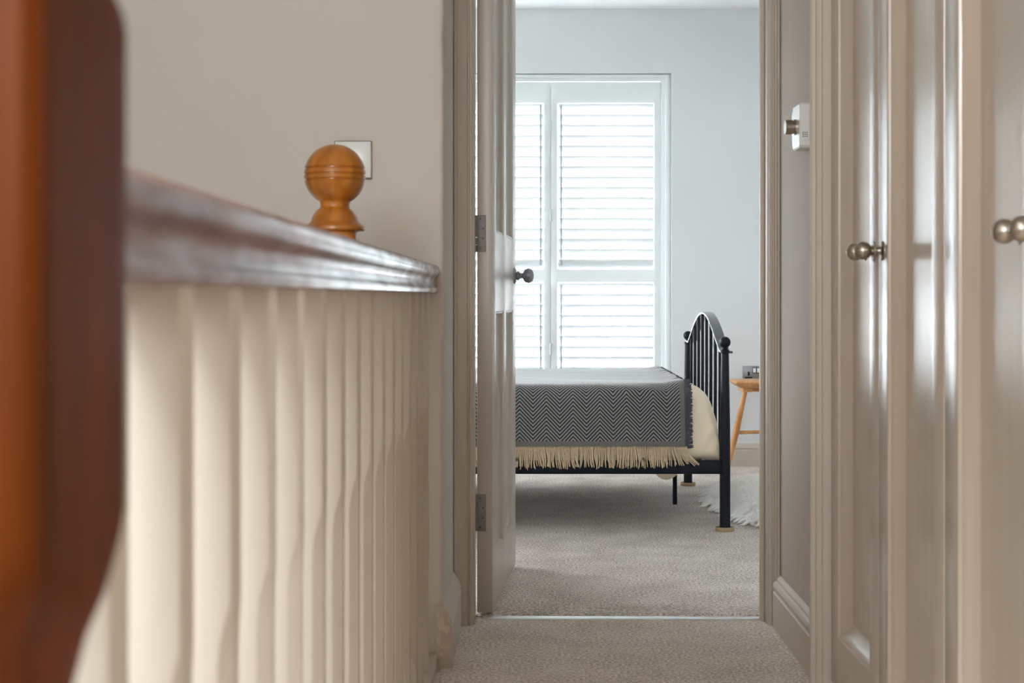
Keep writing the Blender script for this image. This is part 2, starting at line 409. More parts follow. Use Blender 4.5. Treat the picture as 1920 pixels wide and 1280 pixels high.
# far cupboard surround (moulded, proud of the wall)
cp = [(3.410, WALL_R), (3.410, 0.634), (3.406, 0.630), (3.396, 0.630), (3.392, 0.634), (3.390, 0.640), (3.384, 0.642), (3.380, 0.647), (3.378, 0.652),
      (3.372, 0.654), (3.369, 0.660), (3.366, 0.664), (3.364, 0.70), (3.39, 0.70), (3.39, WALL_R)]
cs = thing('trim_2', (0.65, 3.39, 0), 'moulded beige surround at the far side of the cupboards', kind='structure')
mould('architrave', cp, 0.0, 2.25, WOODWORK, lambda a, b_, t: (b_, a, t), cs)
# right skirting
sk = [(WALL_R, 0), (0.652, 0), (0.652, 0.094), (0.655, 0.098), (0.6555, 0.102), (0.652, 0.106), (0.6515, 0.114), (0.655, 0.122), (0.661, 0.127), (0.662, 0.132), (0.667, 0.139), (WALL_R, 0.142)]
structure(mould('baseboard_right', sk, 3.411, 4.066, WOODWORK, lambda a, b_, t: (a, t, b_)), 'moulded beige skirting under the thermostat')
# left skirting on the return, its near end knocked and chipped
lsk = [(-0.240, 0), (-0.196, 0), (-0.196, 0.100), (-0.199, 0.104), (-0.197, 0.112), (-0.203, 0.128), (-0.210, 0.142), (-0.2185, 0.152), (-0.240, 0.152)]
bl = thing('baseboard_left', (-0.21, 3.62, 0), 'beige skirting with a chipped broken end', kind='structure')
mould('board', lsk, 3.612, 4.066, WOODWORK, lambda a, b_, t: (a, t, b_), bl)
chip = MB()
random.seed(3)
for (cx, cz, w, h) in ((-0.222, 0.108, 0.012, 0.026), (-0.209, 0.094, 0.007, 0.012), (-0.229, 0.070, 0.006, 0.020), (-0.213, 0.052, 0.014, 0.006), (-0.231, 0.131, 0.005, 0.012), (-0.205, 0.118, 0.004, 0.010), (-0.224, 0.035, 0.005, 0.004)):
    pts = [(cx + w * (0.45 + 0.75 * random.random()) * math.cos(a * math.pi / 8), 3.6121, cz + h * (0.45 + 0.75 * random.random()) * math.sin(a * math.pi / 8)) for a in range(16)]
    pts2 = [(cx + (p[0] - cx) * 0.9, 3.6105 - 0.0015 * random.random(), cz + (p[2] - cz) * 0.9) for p in pts]
    chip.loft([pts, pts2])
tag(chip.build('flaked_plaster', CHIP, bl, smooth=20), kind='stuff')
# bedroom skirting on window wall
bsk = [(7.90, 0), (7.882, 0), (7.882, 0.085), (7.886, 0.090), (7.884, 0.098), (7.890, 0.112), (7.896, 0.120), (7.90, 0.122)]
structure(mould('baseboard_back', bsk, -2.75, 2.05, WOODWORK, lambda a, b_, t: (t, a, b_)), 'beige skirting under the bedroom window')
# threshold bar
tb = MB().loft([[(x, 4.156 - 0.006 * x, 0.000), (x, 4.159 - 0.006 * x, 0.003), (x, 4.172 - 0.006 * x, 0.0055), (x, 4.186 - 0.006 * x, 0.0052), (x, 4.198 - 0.006 * x, 0.0)] for x in (LX0 + 0.02, LX1)])
structure(tb.build('trim_3', ALU), 'thin bright metal carpet bar across the doorway')

# ------------------------------------------------------------------ bedroom window and shutters
def window(name, W, label):
    x0, x1, z0, z1 = W
    w = thing(name, ((x0 + x1) / 2, 8.10, z0), label, kind='structure')
    MB().slab((x0, x1), (z0, z1), 8.085, 8.13, [(x0 + 0.05, x1 - 0.05, z0 + 0.06, 1.17), (x0 + 0.05, x1 - 0.05, 1.22, z1 - 0.05)], XZ).build('sash_frame', WHITE, w, bevel=0.003)
    MB().box(x0 + 0.045, x1 - 0.045, 8.105, 8.109, z0 + 0.055, 1.175).build('pane', PANE, w)
    MB().box(x0 + 0.045, x1 - 0.045, 8.108, 8.112, 1.215, z1 - 0.045).build('pane', PANE, w)
    MB().box(x0 - 0.03, x1 + 0.03, 7.865, 8.085, z0 - 0.03, z0 + 0.002).build('window_sill', WHITE, w, bevel=0.004)
window('window_1', WIN, 'bedroom sash window behind white shutters')
window('fill_window_2', FILL_WIN, 'added sash window out of sight, for more daylight in the bedroom')  # unseen window, put in as extra daylight for the bedroom
# fixed frame that carries the shutters
SY = 7.935
sf = thing('trim_5', (0.098, SY, 0.302), 'white frame fixed in the window reveal around the shutters', kind='structure')
MB().slab((WIN[0] + 0.001, WIN[1] - 0.001), (0.303, 2.079), SY + 0.0, SY + 0.045, [(WIN[0] + 0.036, WIN[1] - 0.052, 0.335, 2.043)], XZ).build('frame', WHITE, sf, bevel=0.003)
MB().slab((WIN[0] + 0.006, WIN[1] - 0.012), (0.306, 2.076), SY - 0.012, SY, [(WIN[0] + 0.020, WIN[1] - 0.030, 0.322, 2.058)], XZ).build('bead', WHITE, sf, bevel=0.003)
# louver mesh: a flat lens section, tilted with the room edge up
LT = R(53); LW = 0.0315; PITCH = 0.0539
def louver_mesh(length):
    b = MB(); sec = []
    for i in range(14):
        a = 2 * math.pi * i / 14; p, q = LW * math.cos(a), 0.0050 * math.sin(a)
        sec.append((p * math.cos(LT) - q * math.sin(LT), -p * math.sin(LT) - q * math.cos(LT)))
    b.loft([[(x, s[0], s[1]) for s in sec] for x in (-length / 2, length / 2)])
    return b
def shutter(x0, x1, label, rod_side):
    t = thing('louvred_shutter', ((x0 + x1) / 2, SY + 0.014, 0.34), label, 'shutter', 'plantation shutters in the bedroom window')
    y0, y1 = SY + 0.008, SY + 0.036
    st = 0.036
    ZM0, ZM1 = 0.972, 1.044
    MB().slab((x0, x1), (0.339, 2.039), y0, y1, [(x0 + st, x1 - st, 0.415, ZM0), (x0 + st, x1 - st, ZM1, 1.925)], XZ).build('panel_frame', WHITE, t, bevel=0.003)
    L = x1 - x0 - 2 * st - 0.004
    proto = None
    for (za, zb) in ((0.415, ZM0), (ZM1, 1.925)):
        n = int(round((zb - za) / PITCH))
        for k in range(n):
            z = za + (zb - za) * (k + 0.5) / n
            pos = (0, (y0 + y1) / 2 - (SY + 0.014), z - 0.34)
            if proto is None: proto = louver_mesh(L).build('louver', WHITE, t, local=True, loc=pos, smooth=60)
            else: link_copy(proto, t, pos)
        rx = x0 + st + 0.018 if rod_side < 0 else x1 - st - 0.018
        MB().box(rx - 0.005, rx + 0.005, y0 - 0.034, y0 - 0.022, za + 0.02, zb - 0.012).build('tilt_rod', ROD, t, bevel=0.002)
    MB().box(x1 - 0.016, x1 + 0.010, y1 + 0.0005, y1 + 0.006, 0.36, 2.02).build('meeting_strip', WHITE, t)
    for zz in (0.62, 1.33, 1.80):
        hx = x0 if rod_side < 0 else x1
        MB().lathe([(0.004, -0.03), (0.004, 0.03)], (hx + 0.001 * rod_side, y0 - 0.003, zz), 'Z', 10).build('hinge', WHITE, t)
    return t
XM = 0.093
XL = -0.494
shutter(WIN[0] + 0.037, XL - 0.0004, 'white louvred shutter farthest left, out of sight behind the door', -1)
shutter(XL + 0.0004, XM - 0.0004, 'white louvred shutter panel half hidden behind the open door', 1)
shutter(XM + 0.0004, WIN[1] - 0.053, 'white louvred shutter panel on the right, fully in view', -1)

# ------------------------------------------------------------------ bedroom door, standing open
DW, DT, DH = 0.77, 0.043, 1.985
door = thing('door_1', (-0.1585, 4.2035, 0.010), 'open four panelled beige bedroom door', kind='structure', rz=-R(4.2))
st, mun = 0.105, 0.085
cols = ((st, (DW - mun) / 2), ((DW + mun) / 2, DW - st))
rows = ((0.145, 0.845), (1.075, 1.86))
holes = [(c[0], c[1], r[0], r[1]) for c in cols for r in rows]
MB().slab((0, DW), (0, DH), 0, DT, holes, YZ).build('stiles_and_rails', DOORPAINT, door, bevel=0.0015, local=True)
for (a, b_, c, d) in holes:
    m = MB()
    def rect(i, x): return [(x, a + i, c + i), (x, b_ - i, c + i), (x, b_ - i, d - i), (x, a + i, d - i)]
    for xs, sg in ((DT, -1), (0.0, 1)):
        pass
    e = 0.0004
    rings = [rect(e, DT - 0.0015), rect(0.006, DT - 0.003), rect(0.010, DT - 0.010), rect(0.016, DT - 0.013), rect(0.030, DT - 0.0155), rect(0.034, DT - 0.0155)]
    back = [rect(0.034, 0.0155), rect(0.030, 0.0155), rect(0.016, 0.013), rect(0.010, 0.010), rect(0.006, 0.003), rect(e, 0.0015)]
    m.loft(rings, cap=False); m.loft(back, cap=False)
    m.add(rect(0.034, DT - 0.0155), [(0, 1, 2, 3)]); m.add(rect(0.034, 0.0155), [(3, 2, 1, 0)])
    o = m.build('panel', DOORPAINT, door, local=True, smooth=20)
# knob on the landing face and its twin on the other face
def ball_knob(x, s):
    kz, ky = 0.957, 0.708
    prof = [(0.0, 0.0), (0.0265, 0.0), (0.0265, 0.004), (0.0245, 0.006), (0.012, 0.008), (0.0145, 0.012), (0.0145, 0.016), (0.010, 0.019), (0.0075, 0.026), (0.010, 0.031),
            (0.017, 0.034), (0.0225, 0.040), (0.0245, 0.047), (0.0235, 0.054), (0.018, 0.061), (0.009, 0.0645), (0, 0.0655)]
    MB().lathe([(r, x + s * h) for r, h in prof], (0, ky, kz), 'X', 32).build('knob', PEWTER, door, local=True, smooth=50)
ball_knob(DT, 1); ball_knob(0.0, -1)
for hz in (0.281, 1.066, 1.80):
    h = MB().box(0.0005, 0.0255, -0.0014, 0.0006, hz - 0.052, hz + 0.052).build('hinge', HINGE, door, local=True, bevel=0.0008)
    for k in range(5):
        za = hz - 0.052 + k * 0.0208
        MB().lathe([(0.0046, za + 0.0004), (0.0046, za + 0.0204)], (-0.0022, 0.0005, 0), 'Z', 12).build('knuckle', HINGE, h, local=True)
    for (sx, sz) in ((0.0095, 0.041), (0.017, 0.014), (0.017, -0.014), (0.0095, -0.041)):
        MB().lathe([(0.0042, -0.0024), (0.0042, -0.0012), (0.0, -0.0009)][::-1] + [(0.0042, -0.0012)], (sx, 0, hz + sz), 'Y', 12).build('screw', SCREW, h, local=True)
        MB().lathe([(0.0021, -0.0030), (0.0021, -0.0022)], (sx, 0, hz + sz), 'Y', 8).build('screw_recess', BLACK, h, local=True)

# ------------------------------------------------------------------ balustrade
XC = -0.2626
bal = thing('balustrade', (XC, 2.1, 0), 'landing balustrade with a brown handrail and beige chamfered balusters', 'balustrade')
half = [(0.0, 0.907), (0.026, 0.907), (0.0305, 0.909), (0.0315, 0.914), (0.0315, 0.918), (0.0290, 0.9205), (0.0262, 0.926), (0.0252, 0.933), (0.0262, 0.940), (0.0300, 0.946),
        (0.0340, 0.952), (0.0352, 0.959), (0.0335, 0.968), (0.0285, 0.974), (0.0180, 0.9775), (0.0, 0.979)]
prof = half + [(-x, z) for x, z in half[::-1]][1:-1]
hr = MB(); ys = [0.6495 + i * (3.6295 - 0.6495) / 30 for i in range(31)]
hr.loft([[(XC + x, y, z) for x, z in prof] for y in ys]); hr.build('handrail', RAIL, bal, smooth=50)
MB().box(XC - 0.031, XC + 0.031, 0.6495, 3.629, 0.0, 0.034).build('base_rail', BALUS, bal, bevel=0.004)
def oct_ring(h, c, z): return [(h, -h + c, z), (h, h - c, z), (h - c, h, z), (-h + c, h, z), (-h, h - c, z), (-h, -h + c, z), (-h + c, -h, z), (h - c, -h, z)]
bm_ = MB().loft([oct_ring(0.0203, c, z) for z, c in ((0.034, .0012), (.13, .0012), (.142, .004), (.156, .0085), (.175, .0115), (.60, .0115), (.622, .0095), (.638, .0055), (.650, .0022), (.656, .0012), (.9072, .0012))])
proto = None
for k in range(17):
    y = 3.455 - k * 0.172
    if y < 0.70: break
    pos = (0, y - 2.1, 0)
    if proto is None: proto = bm_.build('baluster', BALUS, bal, smooth=20, local=True, loc=pos)
    else: link_copy(proto, bal, pos)

# ------------------------------------------------------------------ newel posts
def sq(h, e, z, n=64):
    """superellipse ring: e = 2 is round, large is square"""
    out = []
    for i in range(n):
        a = 2 * math.pi * i / n + math.pi / n; ca, sa = math.cos(a), math.sin(a)
        r = (abs(ca) ** e + abs(sa) ** e) ** (-1 / e)
        out.append((h * r * ca, h * r * sa, z))
    return out
def finial_prof(zb, s=1.0):
    p = [(0.0, 0), (0.055, 0), (0.058, 0.003), (0.058, 0.008), (0.055, 0.012), (0.050, 0.015), (0.0455, 0.020), (0.044, 0.027), (0.041, 0.032), (0.036, 0.040), (0.031, 0.044), (0.0285, 0.047), (0.0285, 0.053)]
    R0 = 0.0596; zc = 0.109
    a0 = -math.acos(0.030 / R0)
    ang = [a0 + (math.pi / 2 - a0) * i / 40 for i in range(41)]
    for a in ang:
        r, z = R0 * math.cos(a), zc + R0 * math.sin(a)
        p.append((r, z))
        for gz in (-0.010, 0.002, 0.014):
            pass
    # turned grooves
    q = []
    for r, z in p:
        q.append((r, z))
    for gz in (0.0985, 0.1095, 0.1215):
        r = math.sqrt(max(0, R0 ** 2 - (gz - zc) ** 2))
        q = [t for t in q if not (t[0] > 0.05 and abs(t[1] - gz) < 0.0042)]
        q += [(r, gz - 0.0022), (r - 0.0026, gz - 0.0004), (r - 0.0026, gz + 0.0004), (r, gz + 0.0022)]
    base = [t for t in q if t[1] < 0.054]; ball = sorted([t for t in q if t[1] >= 0.054], key=lambda t: t[1])
    return [(r * s, zb + z * s) for r, z in base + ball]
def newel(name, x, y, h, ztop, zbot, zblock, label, z0, mt):
    t = thing(name, (x, y, z0), label, 'newel post', 'varnished newel posts of the stairs')
    m = MB(); rings = []
    k = h / 0.061
    rings += [sq(h, 24, z0), sq(h, 24, z0 + 0.22), sq(h * .98, 6, z0 + 0.235), sq(h * .9, 2.4, z0 + 0.25), sq(h * .95, 2, z0 + 0.27), sq(h * .75, 2, z0 + 0.29), sq(h * .8, 2, z0 + 0.31)]
    zt = zblock
    for f_, r_, in ((0.0, .85), (0.3, .82), (0.6, .72), (0.85, .66)):
        rings.append(sq(h * r_, 2, z0 + 0.33 + (zt - 0.20 - z0 - 0.33) * f_))
    rings += [sq(h * .66, 2, zt - 0.120), sq(h * .74, 2, zt - 0.088), sq(h * .84, 2, zt - 0.062), sq(h * .95, 2, zt - 0.036), sq(h * 1.03, 2.7, zt - 0.020), sq(h * 1.02, 4.5, zt - 0.010), sq(h, 10, zt - 0.001), sq(h, 24, zt + 0.010)]
    rings += [sq(h, 24, zbot), sq(h * .997, 12, zbot + 0.008), sq(h * .97, 5, zbot + 0.020), sq(h * .9, 3, zbot + 0.032), sq(h * .8, 2.2, ztop)]
    m.loft([[(x + p[0], y + p[1], p[2]) for p in r] for r in rings])
    m.build('post', mt, t, smooth=40)
    f = MB().lathe(finial_prof(ztop - 0.002, h / 0.061 if h > 0.05 else 1.0), (x, y, 0), 'Z', 48)
    f.build('ball_finial', mt, t, smooth=30)
    return t
newel('newel_post', -0.236, 0.588, 0.061, 1.057, 1.014, 0.800, 'large brown newel post close to the camera at the left edge', 0.0, OLDWOOD)
newel('newel_post', -0.3853, 2.90, 0.046, 1.028, 0.996, 0.75, 'orange varnished newel post with a grooved ball top behind the handrail', -0.40, NEWEL)
# the stairs the far newel stands beside
stair = thing('staircase', (-0.85, 2.0, -2.62), 'carpeted stairs going down behind the balustrade', 'stairs')
tread0 = None
MB().box(-1.345, -0.308, 2.30, 3.626, -0.50, -0.40).build('quarter_landing', CARPET_L, stair)
for k in range(11):
    z = -0.40 - 0.20 * (k + 1)
    pos = (-0.828 + 0.85, 2.30 - 0.22 * k - 0.12 - 2.0, z + 2.62)
    if tread0 is None: tread0 = MB().box(-0.515, 0.515, -0.13, 0.13, -0.20, 0).build('tread', CARPET_L, stair, bevel=0.01, local=True, loc=pos)
    else: link_copy(tread0, stair, pos)
structure(MB().box(-0.305, -0.295, -1.4, 3.629, -0.40, 0.0).build('trim_4', BALUS), 'beige board along the stairwell edge')

# ------------------------------------------------------------------ switch plate on the landing wall
sw = thing('switch_plate', (-0.4375, 3.63, 1.185), 'square pale steel-edged switch plate partly hidden by the ball finial', 'switch')
MB().box(-0.483, -0.392, 3.6225, 3.6305, 1.184, 1.2765).build('backing_plate', STEEL, sw, bevel=0.0015)
MB().box(-0.4805, -0.3945, 3.6195, 3.6230, 1.1875, 1.2745).build('cover', WHITEP, sw, bevel=0.0012)
MB().box(-0.447, -0.427, 3.6165, 3.6200, 1.214, 1.248).build('rocker', WHITEP, sw, bevel=0.0012)

# ------------------------------------------------------------------ thermostat on the right wall
th = thing('thermostat', (WALL_R, 3.645, 1.31), 'white box thermostat with a steel dial knob on the right wall', 'thermostat')
c = 0.018
def tring(x, i): 
    y0, y1, z0, z1 = 3.590 + i, 3.700 - i, 1.258 + i, 1.366 - i
    return [(x, y0 + c * .3, z0), (x, y1 - c, z0), (x, y1, z0 + c), (x, y1, z1 - c), (x, y1 - c, z1), (x, y0 + c * .3, z1), (x, y0, z1 - c * .3), (x, y0, z0 + c * .3)]
MB().loft([tring(WALL_R + 0.0005, 0), tring(0.643, 0), tring(0.640, 0.003)]).build('case', WHITEP, th, smooth=20)
MB().lathe([(0.019, 0.6405), (0.019, 0.636), (0.0165, 0.635), (0.0165, 0.632), (0.0178, 0.631), (0.0178, 0.617), (0.0165, 0.6155)], (0, 3.645, 1.312), 'X', 32).build('dial', NICKEL, th)
MB().lathe([(0.0165, 0.6158), (0.0165, 0.6140), (0.0, 0.6132)], (0, 3.645, 1.312), 'X', 32).build('dial_cap', WHITEP, th)
vent = None
for i in range(3):
    for j in range(3):
        pos = (0.6485 + i * 0.0047 - WALL_R, 3.5898 - 3.645, 1.284 + j * 0.0047 - 1.31)
        if vent is None: vent = MB().lathe([(0.0014, -0.0006), (0.0014, 0.0006)], (0, 0, 0), 'Y', 8).build('vent_hole', BLACK, th, local=True, loc=pos)
        else: link_copy(vent, th, pos)

# ------------------------------------------------------------------ built-in cupboards
XD = 0.670
def knob_mesh():
    p = [(0.0, 0.002), (0.0185, 0.002), (0.0185, -0.0015), (0.0165, -0.003), (0.0085, -0.004), (0.0065, -0.007), (0.006, -0.012), (0.0072, -0.0155), (0.0175, -0.0165), (0.0180, -0.0180), (0.0172, -0.0195), (0.008, -0.0205), (0.0085, -0.023)]
    R0 = 0.0170; xc = -0.0375
    for i in range(17):
        a = -0.5236 * 2 + (math.pi / 2 + 1.0472) * i / 16
        p.append((max(0, R0 * math.cos(a)), xc - R0 * math.sin(a)))
    p.append((0, xc - R0))
    return MB().lathe(p, (0, 0, 0), 'X', 28)
def cup_door(t, y0, y1, knob_y):
    z0, z1 = 0.035, 2.17
    a, b_, c_, d_ = y0 + 0.075, y1 - 0.075, 0.15, 2.06
    leaf = MB().slab((y0, y1), (z0, z1), XD, XD + 0.040, [(a, b_, c_, d_)], YZ).build('door', CUPBOARD, t, bevel=0.002)
    def rect(i, x): return [(x, a + i, c_ + i), (x, b_ - i, c_ + i), (x, b_ - i, d_ - i), (x, a + i, d_ - i)]
    m = MB(); m.loft([rect(0.0004, XD + 0.0018), rect(0.002, XD + 0.006), rect(0.010, XD + 0.011), rect(0.012, XD + 0.013), rect(0.032, XD + 0.026), rect(0.036, XD + 0.027)], cap=False)
    m.add(rect(0.036, XD + 0.027), [(0, 1, 2, 3)])
    m.add(rect(0.0004, XD + 0.038), [(3, 2, 1, 0)])
    m.build('panel', CUPBOARD, leaf, smooth=18)
    k = knob_mesh(); k.v = [(p[0] + XD, p[1] + knob_y, p[2] + 0.987) for p in k.v]
    k.build('knob', NICKEL, leaf, smooth=35)
def cupboard(y0, y1, label):
    ym = (y0 + y1) / 2
    t = thing('built_in_cupboard', (WALL_R, ym, 0), label, 'cupboard', 'built-in landing cupboards')
    cup_door(t, ym + 0.0012, y1 - 0.0015, ym + 0.036)
    cup_door(t, y0 + 0.0015, ym - 0.0012, ym - 0.036)
    MB().box(XD + 0.055, XD + 0.125, y0 + 0.001, y1 - 0.001, 0.005, 2.19).build('carcass', DARK, t)
    MB().box(XD + 0.012, XD + 0.05, y0 + 0.001, y1 - 0.001, 0.0, 0.032).build('plinth', CUPBOARD, t)
cupboard(2.437, 3.364, 'beige double door cupboard next to the doorway, two steel knobs')
cupboard(1.505, 2.434, 'nearer beige double door cupboard cut off by the right edge')

# ------------------------------------------------------------------ bed
BX, BY0, BY1 = 0.735, 5.727, 7.098
bed = thing('bed_frame', (-0.25, 6.41, 0), 'navy metal bed frame with an arched spindle headboard', 'bed')
def post(x, y, top):
    pr = [(0.0, 0.006), (0.0205, 0.006), (0.0205, 0.30), (0.0195, 0.42), (0.0150, top - 0.045), (0.0148, top - 0.044), (0.0150, top - 0.040), (0.0180, top - 0.038), (0.0180, top - 0.032), (0.0150, top - 0.029), (0.0115, top - 0.026), (0.0100, top - 0.018), (0.0, top - 0.016)]
    p = MB().lathe(pr, (x, y, 0), 'Z', 28).build('post', NAVY, bed, smooth=40)
    r0 = 0.0218; zc = top + 0.0
    pr = [(0.0095, top - 0.022)] + [(r0 * math.cos(a), zc + 0.001 + r0 * math.sin(a)) for a in [-1.12 + (math.pi / 2 + 1.12) * i / 16 for i in range(17)]]
    MB().lathe(pr, (x, y, 0), 'Z', 28).build('finial', NAVY, p, smooth=60)
post(BX, BY0, 0.722); post(BX, BY1, 0.712)
post(-1.25, BY0, 0.50); post(-1.25, BY1, 0.50)
# arched flat bar over the spindles
ym = (BY0 + BY1) / 2; hw = ym - BY0
def arch_z(s):           # s = 0 at post, 1 at mid
    if s < 0.12: return 0.685
    q = (s - 0.12) / 0.88
    return 0.685 + 0.143 * math.sin(q * math.pi / 2) ** 1.12 if q < 1 else 0.828
pts = []
NA = 60
for i in range(NA + 1):
    y = BY0 + (BY1 - BY0) * i / NA; s = 1 - abs(y - ym) / hw
    pts.append((y, arch_z(s)))
rings = []
for i, (y, z) in enumerate(pts):
    y2, z2 = pts[min(i + 1, NA)]; y1_, z1_ = pts[max(i - 1, 0)]
    d = Vector((0, y2 - y1_, z2 - z1_)).normalized(); nrm = Vector((0, -d.z, d.y))
    xa, xb, h = BX - 0.012, BX + 0.030, 0.0045
    sec = [(xa, h * .45), (xa + 0.002, h), (xb - 0.002, h), (xb, h * .45), (xb, -h * .45), (xb - 0.002, -h), (xa + 0.002, -h), (xa, -h * .45)]
    rings.append([(sx, y + nrm.y * q, z + nrm.z * q) for sx, q in sec])
ARCH = mat('navy_gloss_paint', srgb(30, 36, 50), 0.22, spec=0.7, coat=0.5)
MB().loft(rings).build('arch_rail', ARCH, bed, smooth=50)
for k in range(8):
    y = BY0 + (BY1 - BY0) * (k + 1) / 9; s = 1 - abs(y - ym) / hw
    MB().lathe([(0.0068, 0.20), (0.0068, arch_z(s) - 0.003)], (BX, y, 0), 'Z', 14).build('spindle', NAVY, bed)
MB().box(BX - 0.012, BX + 0.012, BY0, BY1, 0.225, 0.262).build('headboard_rail', NAVY, bed, bevel=0.002)
MB().box(-1.262, -1.238, BY0, BY1, 0.225, 0.40).build('footboard_panel', NAVY, bed, bevel=0.004)
for y in (BY0, BY1): MB().box(-1.25, BX - 0.015, y - 0.010, y + 0.016, 0.219, 0.270).build('side_rail', NAVY, bed, bevel=0.002)
for x in (0.612, -0.9): MB().box(x - 0.009, x + 0.009, 6.45, 6.468, 0.0, 0.222).build('support_leg', NAVY, bed, bevel=0.002)
MB().box(-1.25, BX - 0.015, 6.43, 6.49, 0.222, 0.236).build('centre_rail', NAVY, bed, bevel=0.002)
sl = None
for k in range(14):
    pos = (-1.12 + k * 0.135 + 0.25, 0, 0.248)
    if sl is None: sl = MB().box(-0.03, 0.03, -0.665, 0.665, -0.007, 0.007).build('slat', NAVY, bed, local=True, loc=pos)
    else: link_copy(sl, bed, pos)
for z in (0.208, 0.282): MB().lathe([(0.0, -0.030), (0.006, -0.029), (0.0075, -0.024), (0.0075, -0.016)], (BX - 0.012, BY0 + 0.010, z), 'Y', 12).build('bolt', NAVY, bed)
for (x, y, lb) in ((BX, BY0, 'round tan felt cup under the near bedpost'), (BX, BY1, 'round tan felt cup under the far bedpost by the window')):
    MB_ = MB().lathe([(0.0, 0.0), (0.034, 0.0), (0.036, 0.004), (0.036, 0.013), (0.034, 0.016), (0.026, 0.016), (0.0245, 0.006), (0.0, 0.006)], (0, 0, 0), 'Z', 32)
    o = MB_.build('felt_furniture_cup', FELT, loc=(x, y, 0)); tag(o, lb, 'furniture cup', 'felt cups under the bedposts')

# mattress with cream cover
MT = 0.546
def top_z(x):
    x1 = 0.716; r = 0.135
    e = max(0, min(1, (x - 0.50) / 0.09))
    hi = MT + 0.013 * e * e * (3 - 2 * e)
    if x <= x1 - r: return hi
    t = min(1, (x - (x1 - r)) / r)
    return 0.272 + (hi - 0.272) * max(0, 1 - t ** 2.5) ** (1 / 3.0)
def near_r(x):
    e = max(0, min(1, (x - 0.44) / 0.22))
    return 0.078 + 0.016 * e * e * (3 - 2 * e)
def mat_ring(x, near=5.737, far=7.085, zb=0.268, rr=0.078):
    zt = max(top_z(x), zb + 0.02); rr = min(near_r(x), (zt - zb) * 0.45)
    pull = 0.0
    if x > 0.66: pull = 0.012 * ((x - 0.66) / 0.056) ** 2
    near += pull; far -= pull
    ring = []
    def arc(cy, cz, a0, a1, n=7): return [(cy + rr * math.cos(a0 + (a1 - a0) * i / n), cz + rr * math.sin(a0 + (a1 - a0) * i / n)) for i in range(n + 1)]
    rb = rr * 0.4
    seq = [(near + rb, zb)] + [(near + 0.004, zb + rb * .5), (near, zb + rb)]
    for i in range(1, 18): seq.append((near, zb + rb + (zt - rr - zb - rb) * i / 18))
    seq += arc(near + rr, zt - rr, math.pi, math.pi / 2)
    for i in range(1, 14): seq.append((near + rr + (far - near - 2 * rr) * i / 14, zt))
    seq += arc(far - rr, zt - rr, math.pi / 2, 0)
    seq += [(far, zb + rb), (far - rb, zb)]
    return [(x, a, b) for a, b in seq]
xs = [-1.22, -1.215, -1.2, -1.1] + [-1.0 + i * 0.08 for i in range(18)] + [0.40 + i * 0.008 for i in range(38)] + [0.703, 0.709, 0.713, 0.7152, 0.716]
rings = []
for x in xs:
    rg = []
    for (a, y, z) in mat_ring(x):
        p = Vector((a, y, z))
        w = 0.012 * mnoise.noise(Vector((a * 26 - z * 16, y * 3, z * 7 + a * 6))) + 0.006 * mnoise.noise(Vector((a * 52 - z * 26, y * 9, z * 10)))
        k = max(0, min(1, (a - 0.3) / 0.25)) * (1 if y < 5.9 or z > 0.5 else 0.4)
        p.y += -abs(w) * k if y < 6.4 else 0
        p.z += w * 0.5 * k if z > 0.30 else 0
        rg.append(p)
    rings.append(rg)
mt = MB().loft(rings).build('mattress', CREAM, smooth=80)
mt.location = (0, 0, 0)
tag(mt, 'cream covered mattress lying on the navy bed frame', 'mattress')
# the slack of the cover hanging below the slats
sag = []
for i in range(9):
    t = i / 8; r = math.sin(math.pi * (0.04 + 0.92 * t)) ** 0.6
    sag.append([(0.525 - 0.064 + 0.128 * t, 5.90 + 0.10 * math.cos(a), 0.262 - max(0, -math.sin(a)) * 0.088 * r) for a in [2 * math.pi * j / 16 for j in range(16)]])
sg = MB().loft(sag).build('cover_slack', CREAM, mt, smooth=80)

# throw blanket
TX1 = 0.585; TX0 = -1.12
def throw_path(x):
    lift = 0.007
    pts = []
    zt = top_z(x) + lift + 0.004; near = 5.737 - 0.018; far = 7.085 + 0.010; rr = near_r(x) + 0.010
    zb = 0.320
    n = 16
    for i in range(n + 1):
        t = i / n; z = zb + (zt - rr - zb) * t
        pts.append((near - 0.012 * (1 - t) ** 1.5, z))
    for i in range(1, 9):
        a = math.pi - (math.pi / 2) * i / 8; pts.append((near + rr + rr * math.cos(a), zt - rr + rr * math.sin(a)))
    for i in range(1, 24): pts.append((near + rr + (far - near - 2 * rr) * i / 24, zt))
    for i in range(0, 9):
        a = math.pi / 2 - (math.pi / 2) * i / 8; pts.append((far - rr + rr * math.cos(a), zt - rr + rr * math.sin(a)))
    for i in range(1, 6): pts.append((far, zt - rr - 0.20 * i / 5))
    return pts
nx = 90
V = []; UV = []
for i in range(nx + 1):
    x = TX1 - (TX1 - TX0) * (i / nx) ** 1.15
    path = throw_path(x); acc = 0
    for j, (y, z) in enumerate(path):
        if j: acc += math.hypot(y - path[j - 1][0], z - path[j - 1][1])
        on_top = z > MT - 0.02
        w = mnoise.noise(Vector((x * 1.3, y * 7, 3.1))) * 0.010 + mnoise.noise(Vector((x * 4, y * 16, 1.7))) * 0.004 if on_top else 0
        ws = (mnoise.noise(Vector((x * 5, 0.3, z * 2))) * 0.006 if not on_top else 0)
        V.append((x + (0.006 * mnoise.noise(Vector((y * 6, z * 6, 0))) if i == 0 else 0), y - abs(ws), z + abs(w)))
        UV.append((TX1 - x, acc))
npth = len(path)
me = bpy.data.meshes.new('cloth')
F = [(i * npth + j, (i + 1) * npth + j, (i + 1) * npth + j + 1, i * npth + j + 1) for i in range(nx) for j in range(npth - 1)]
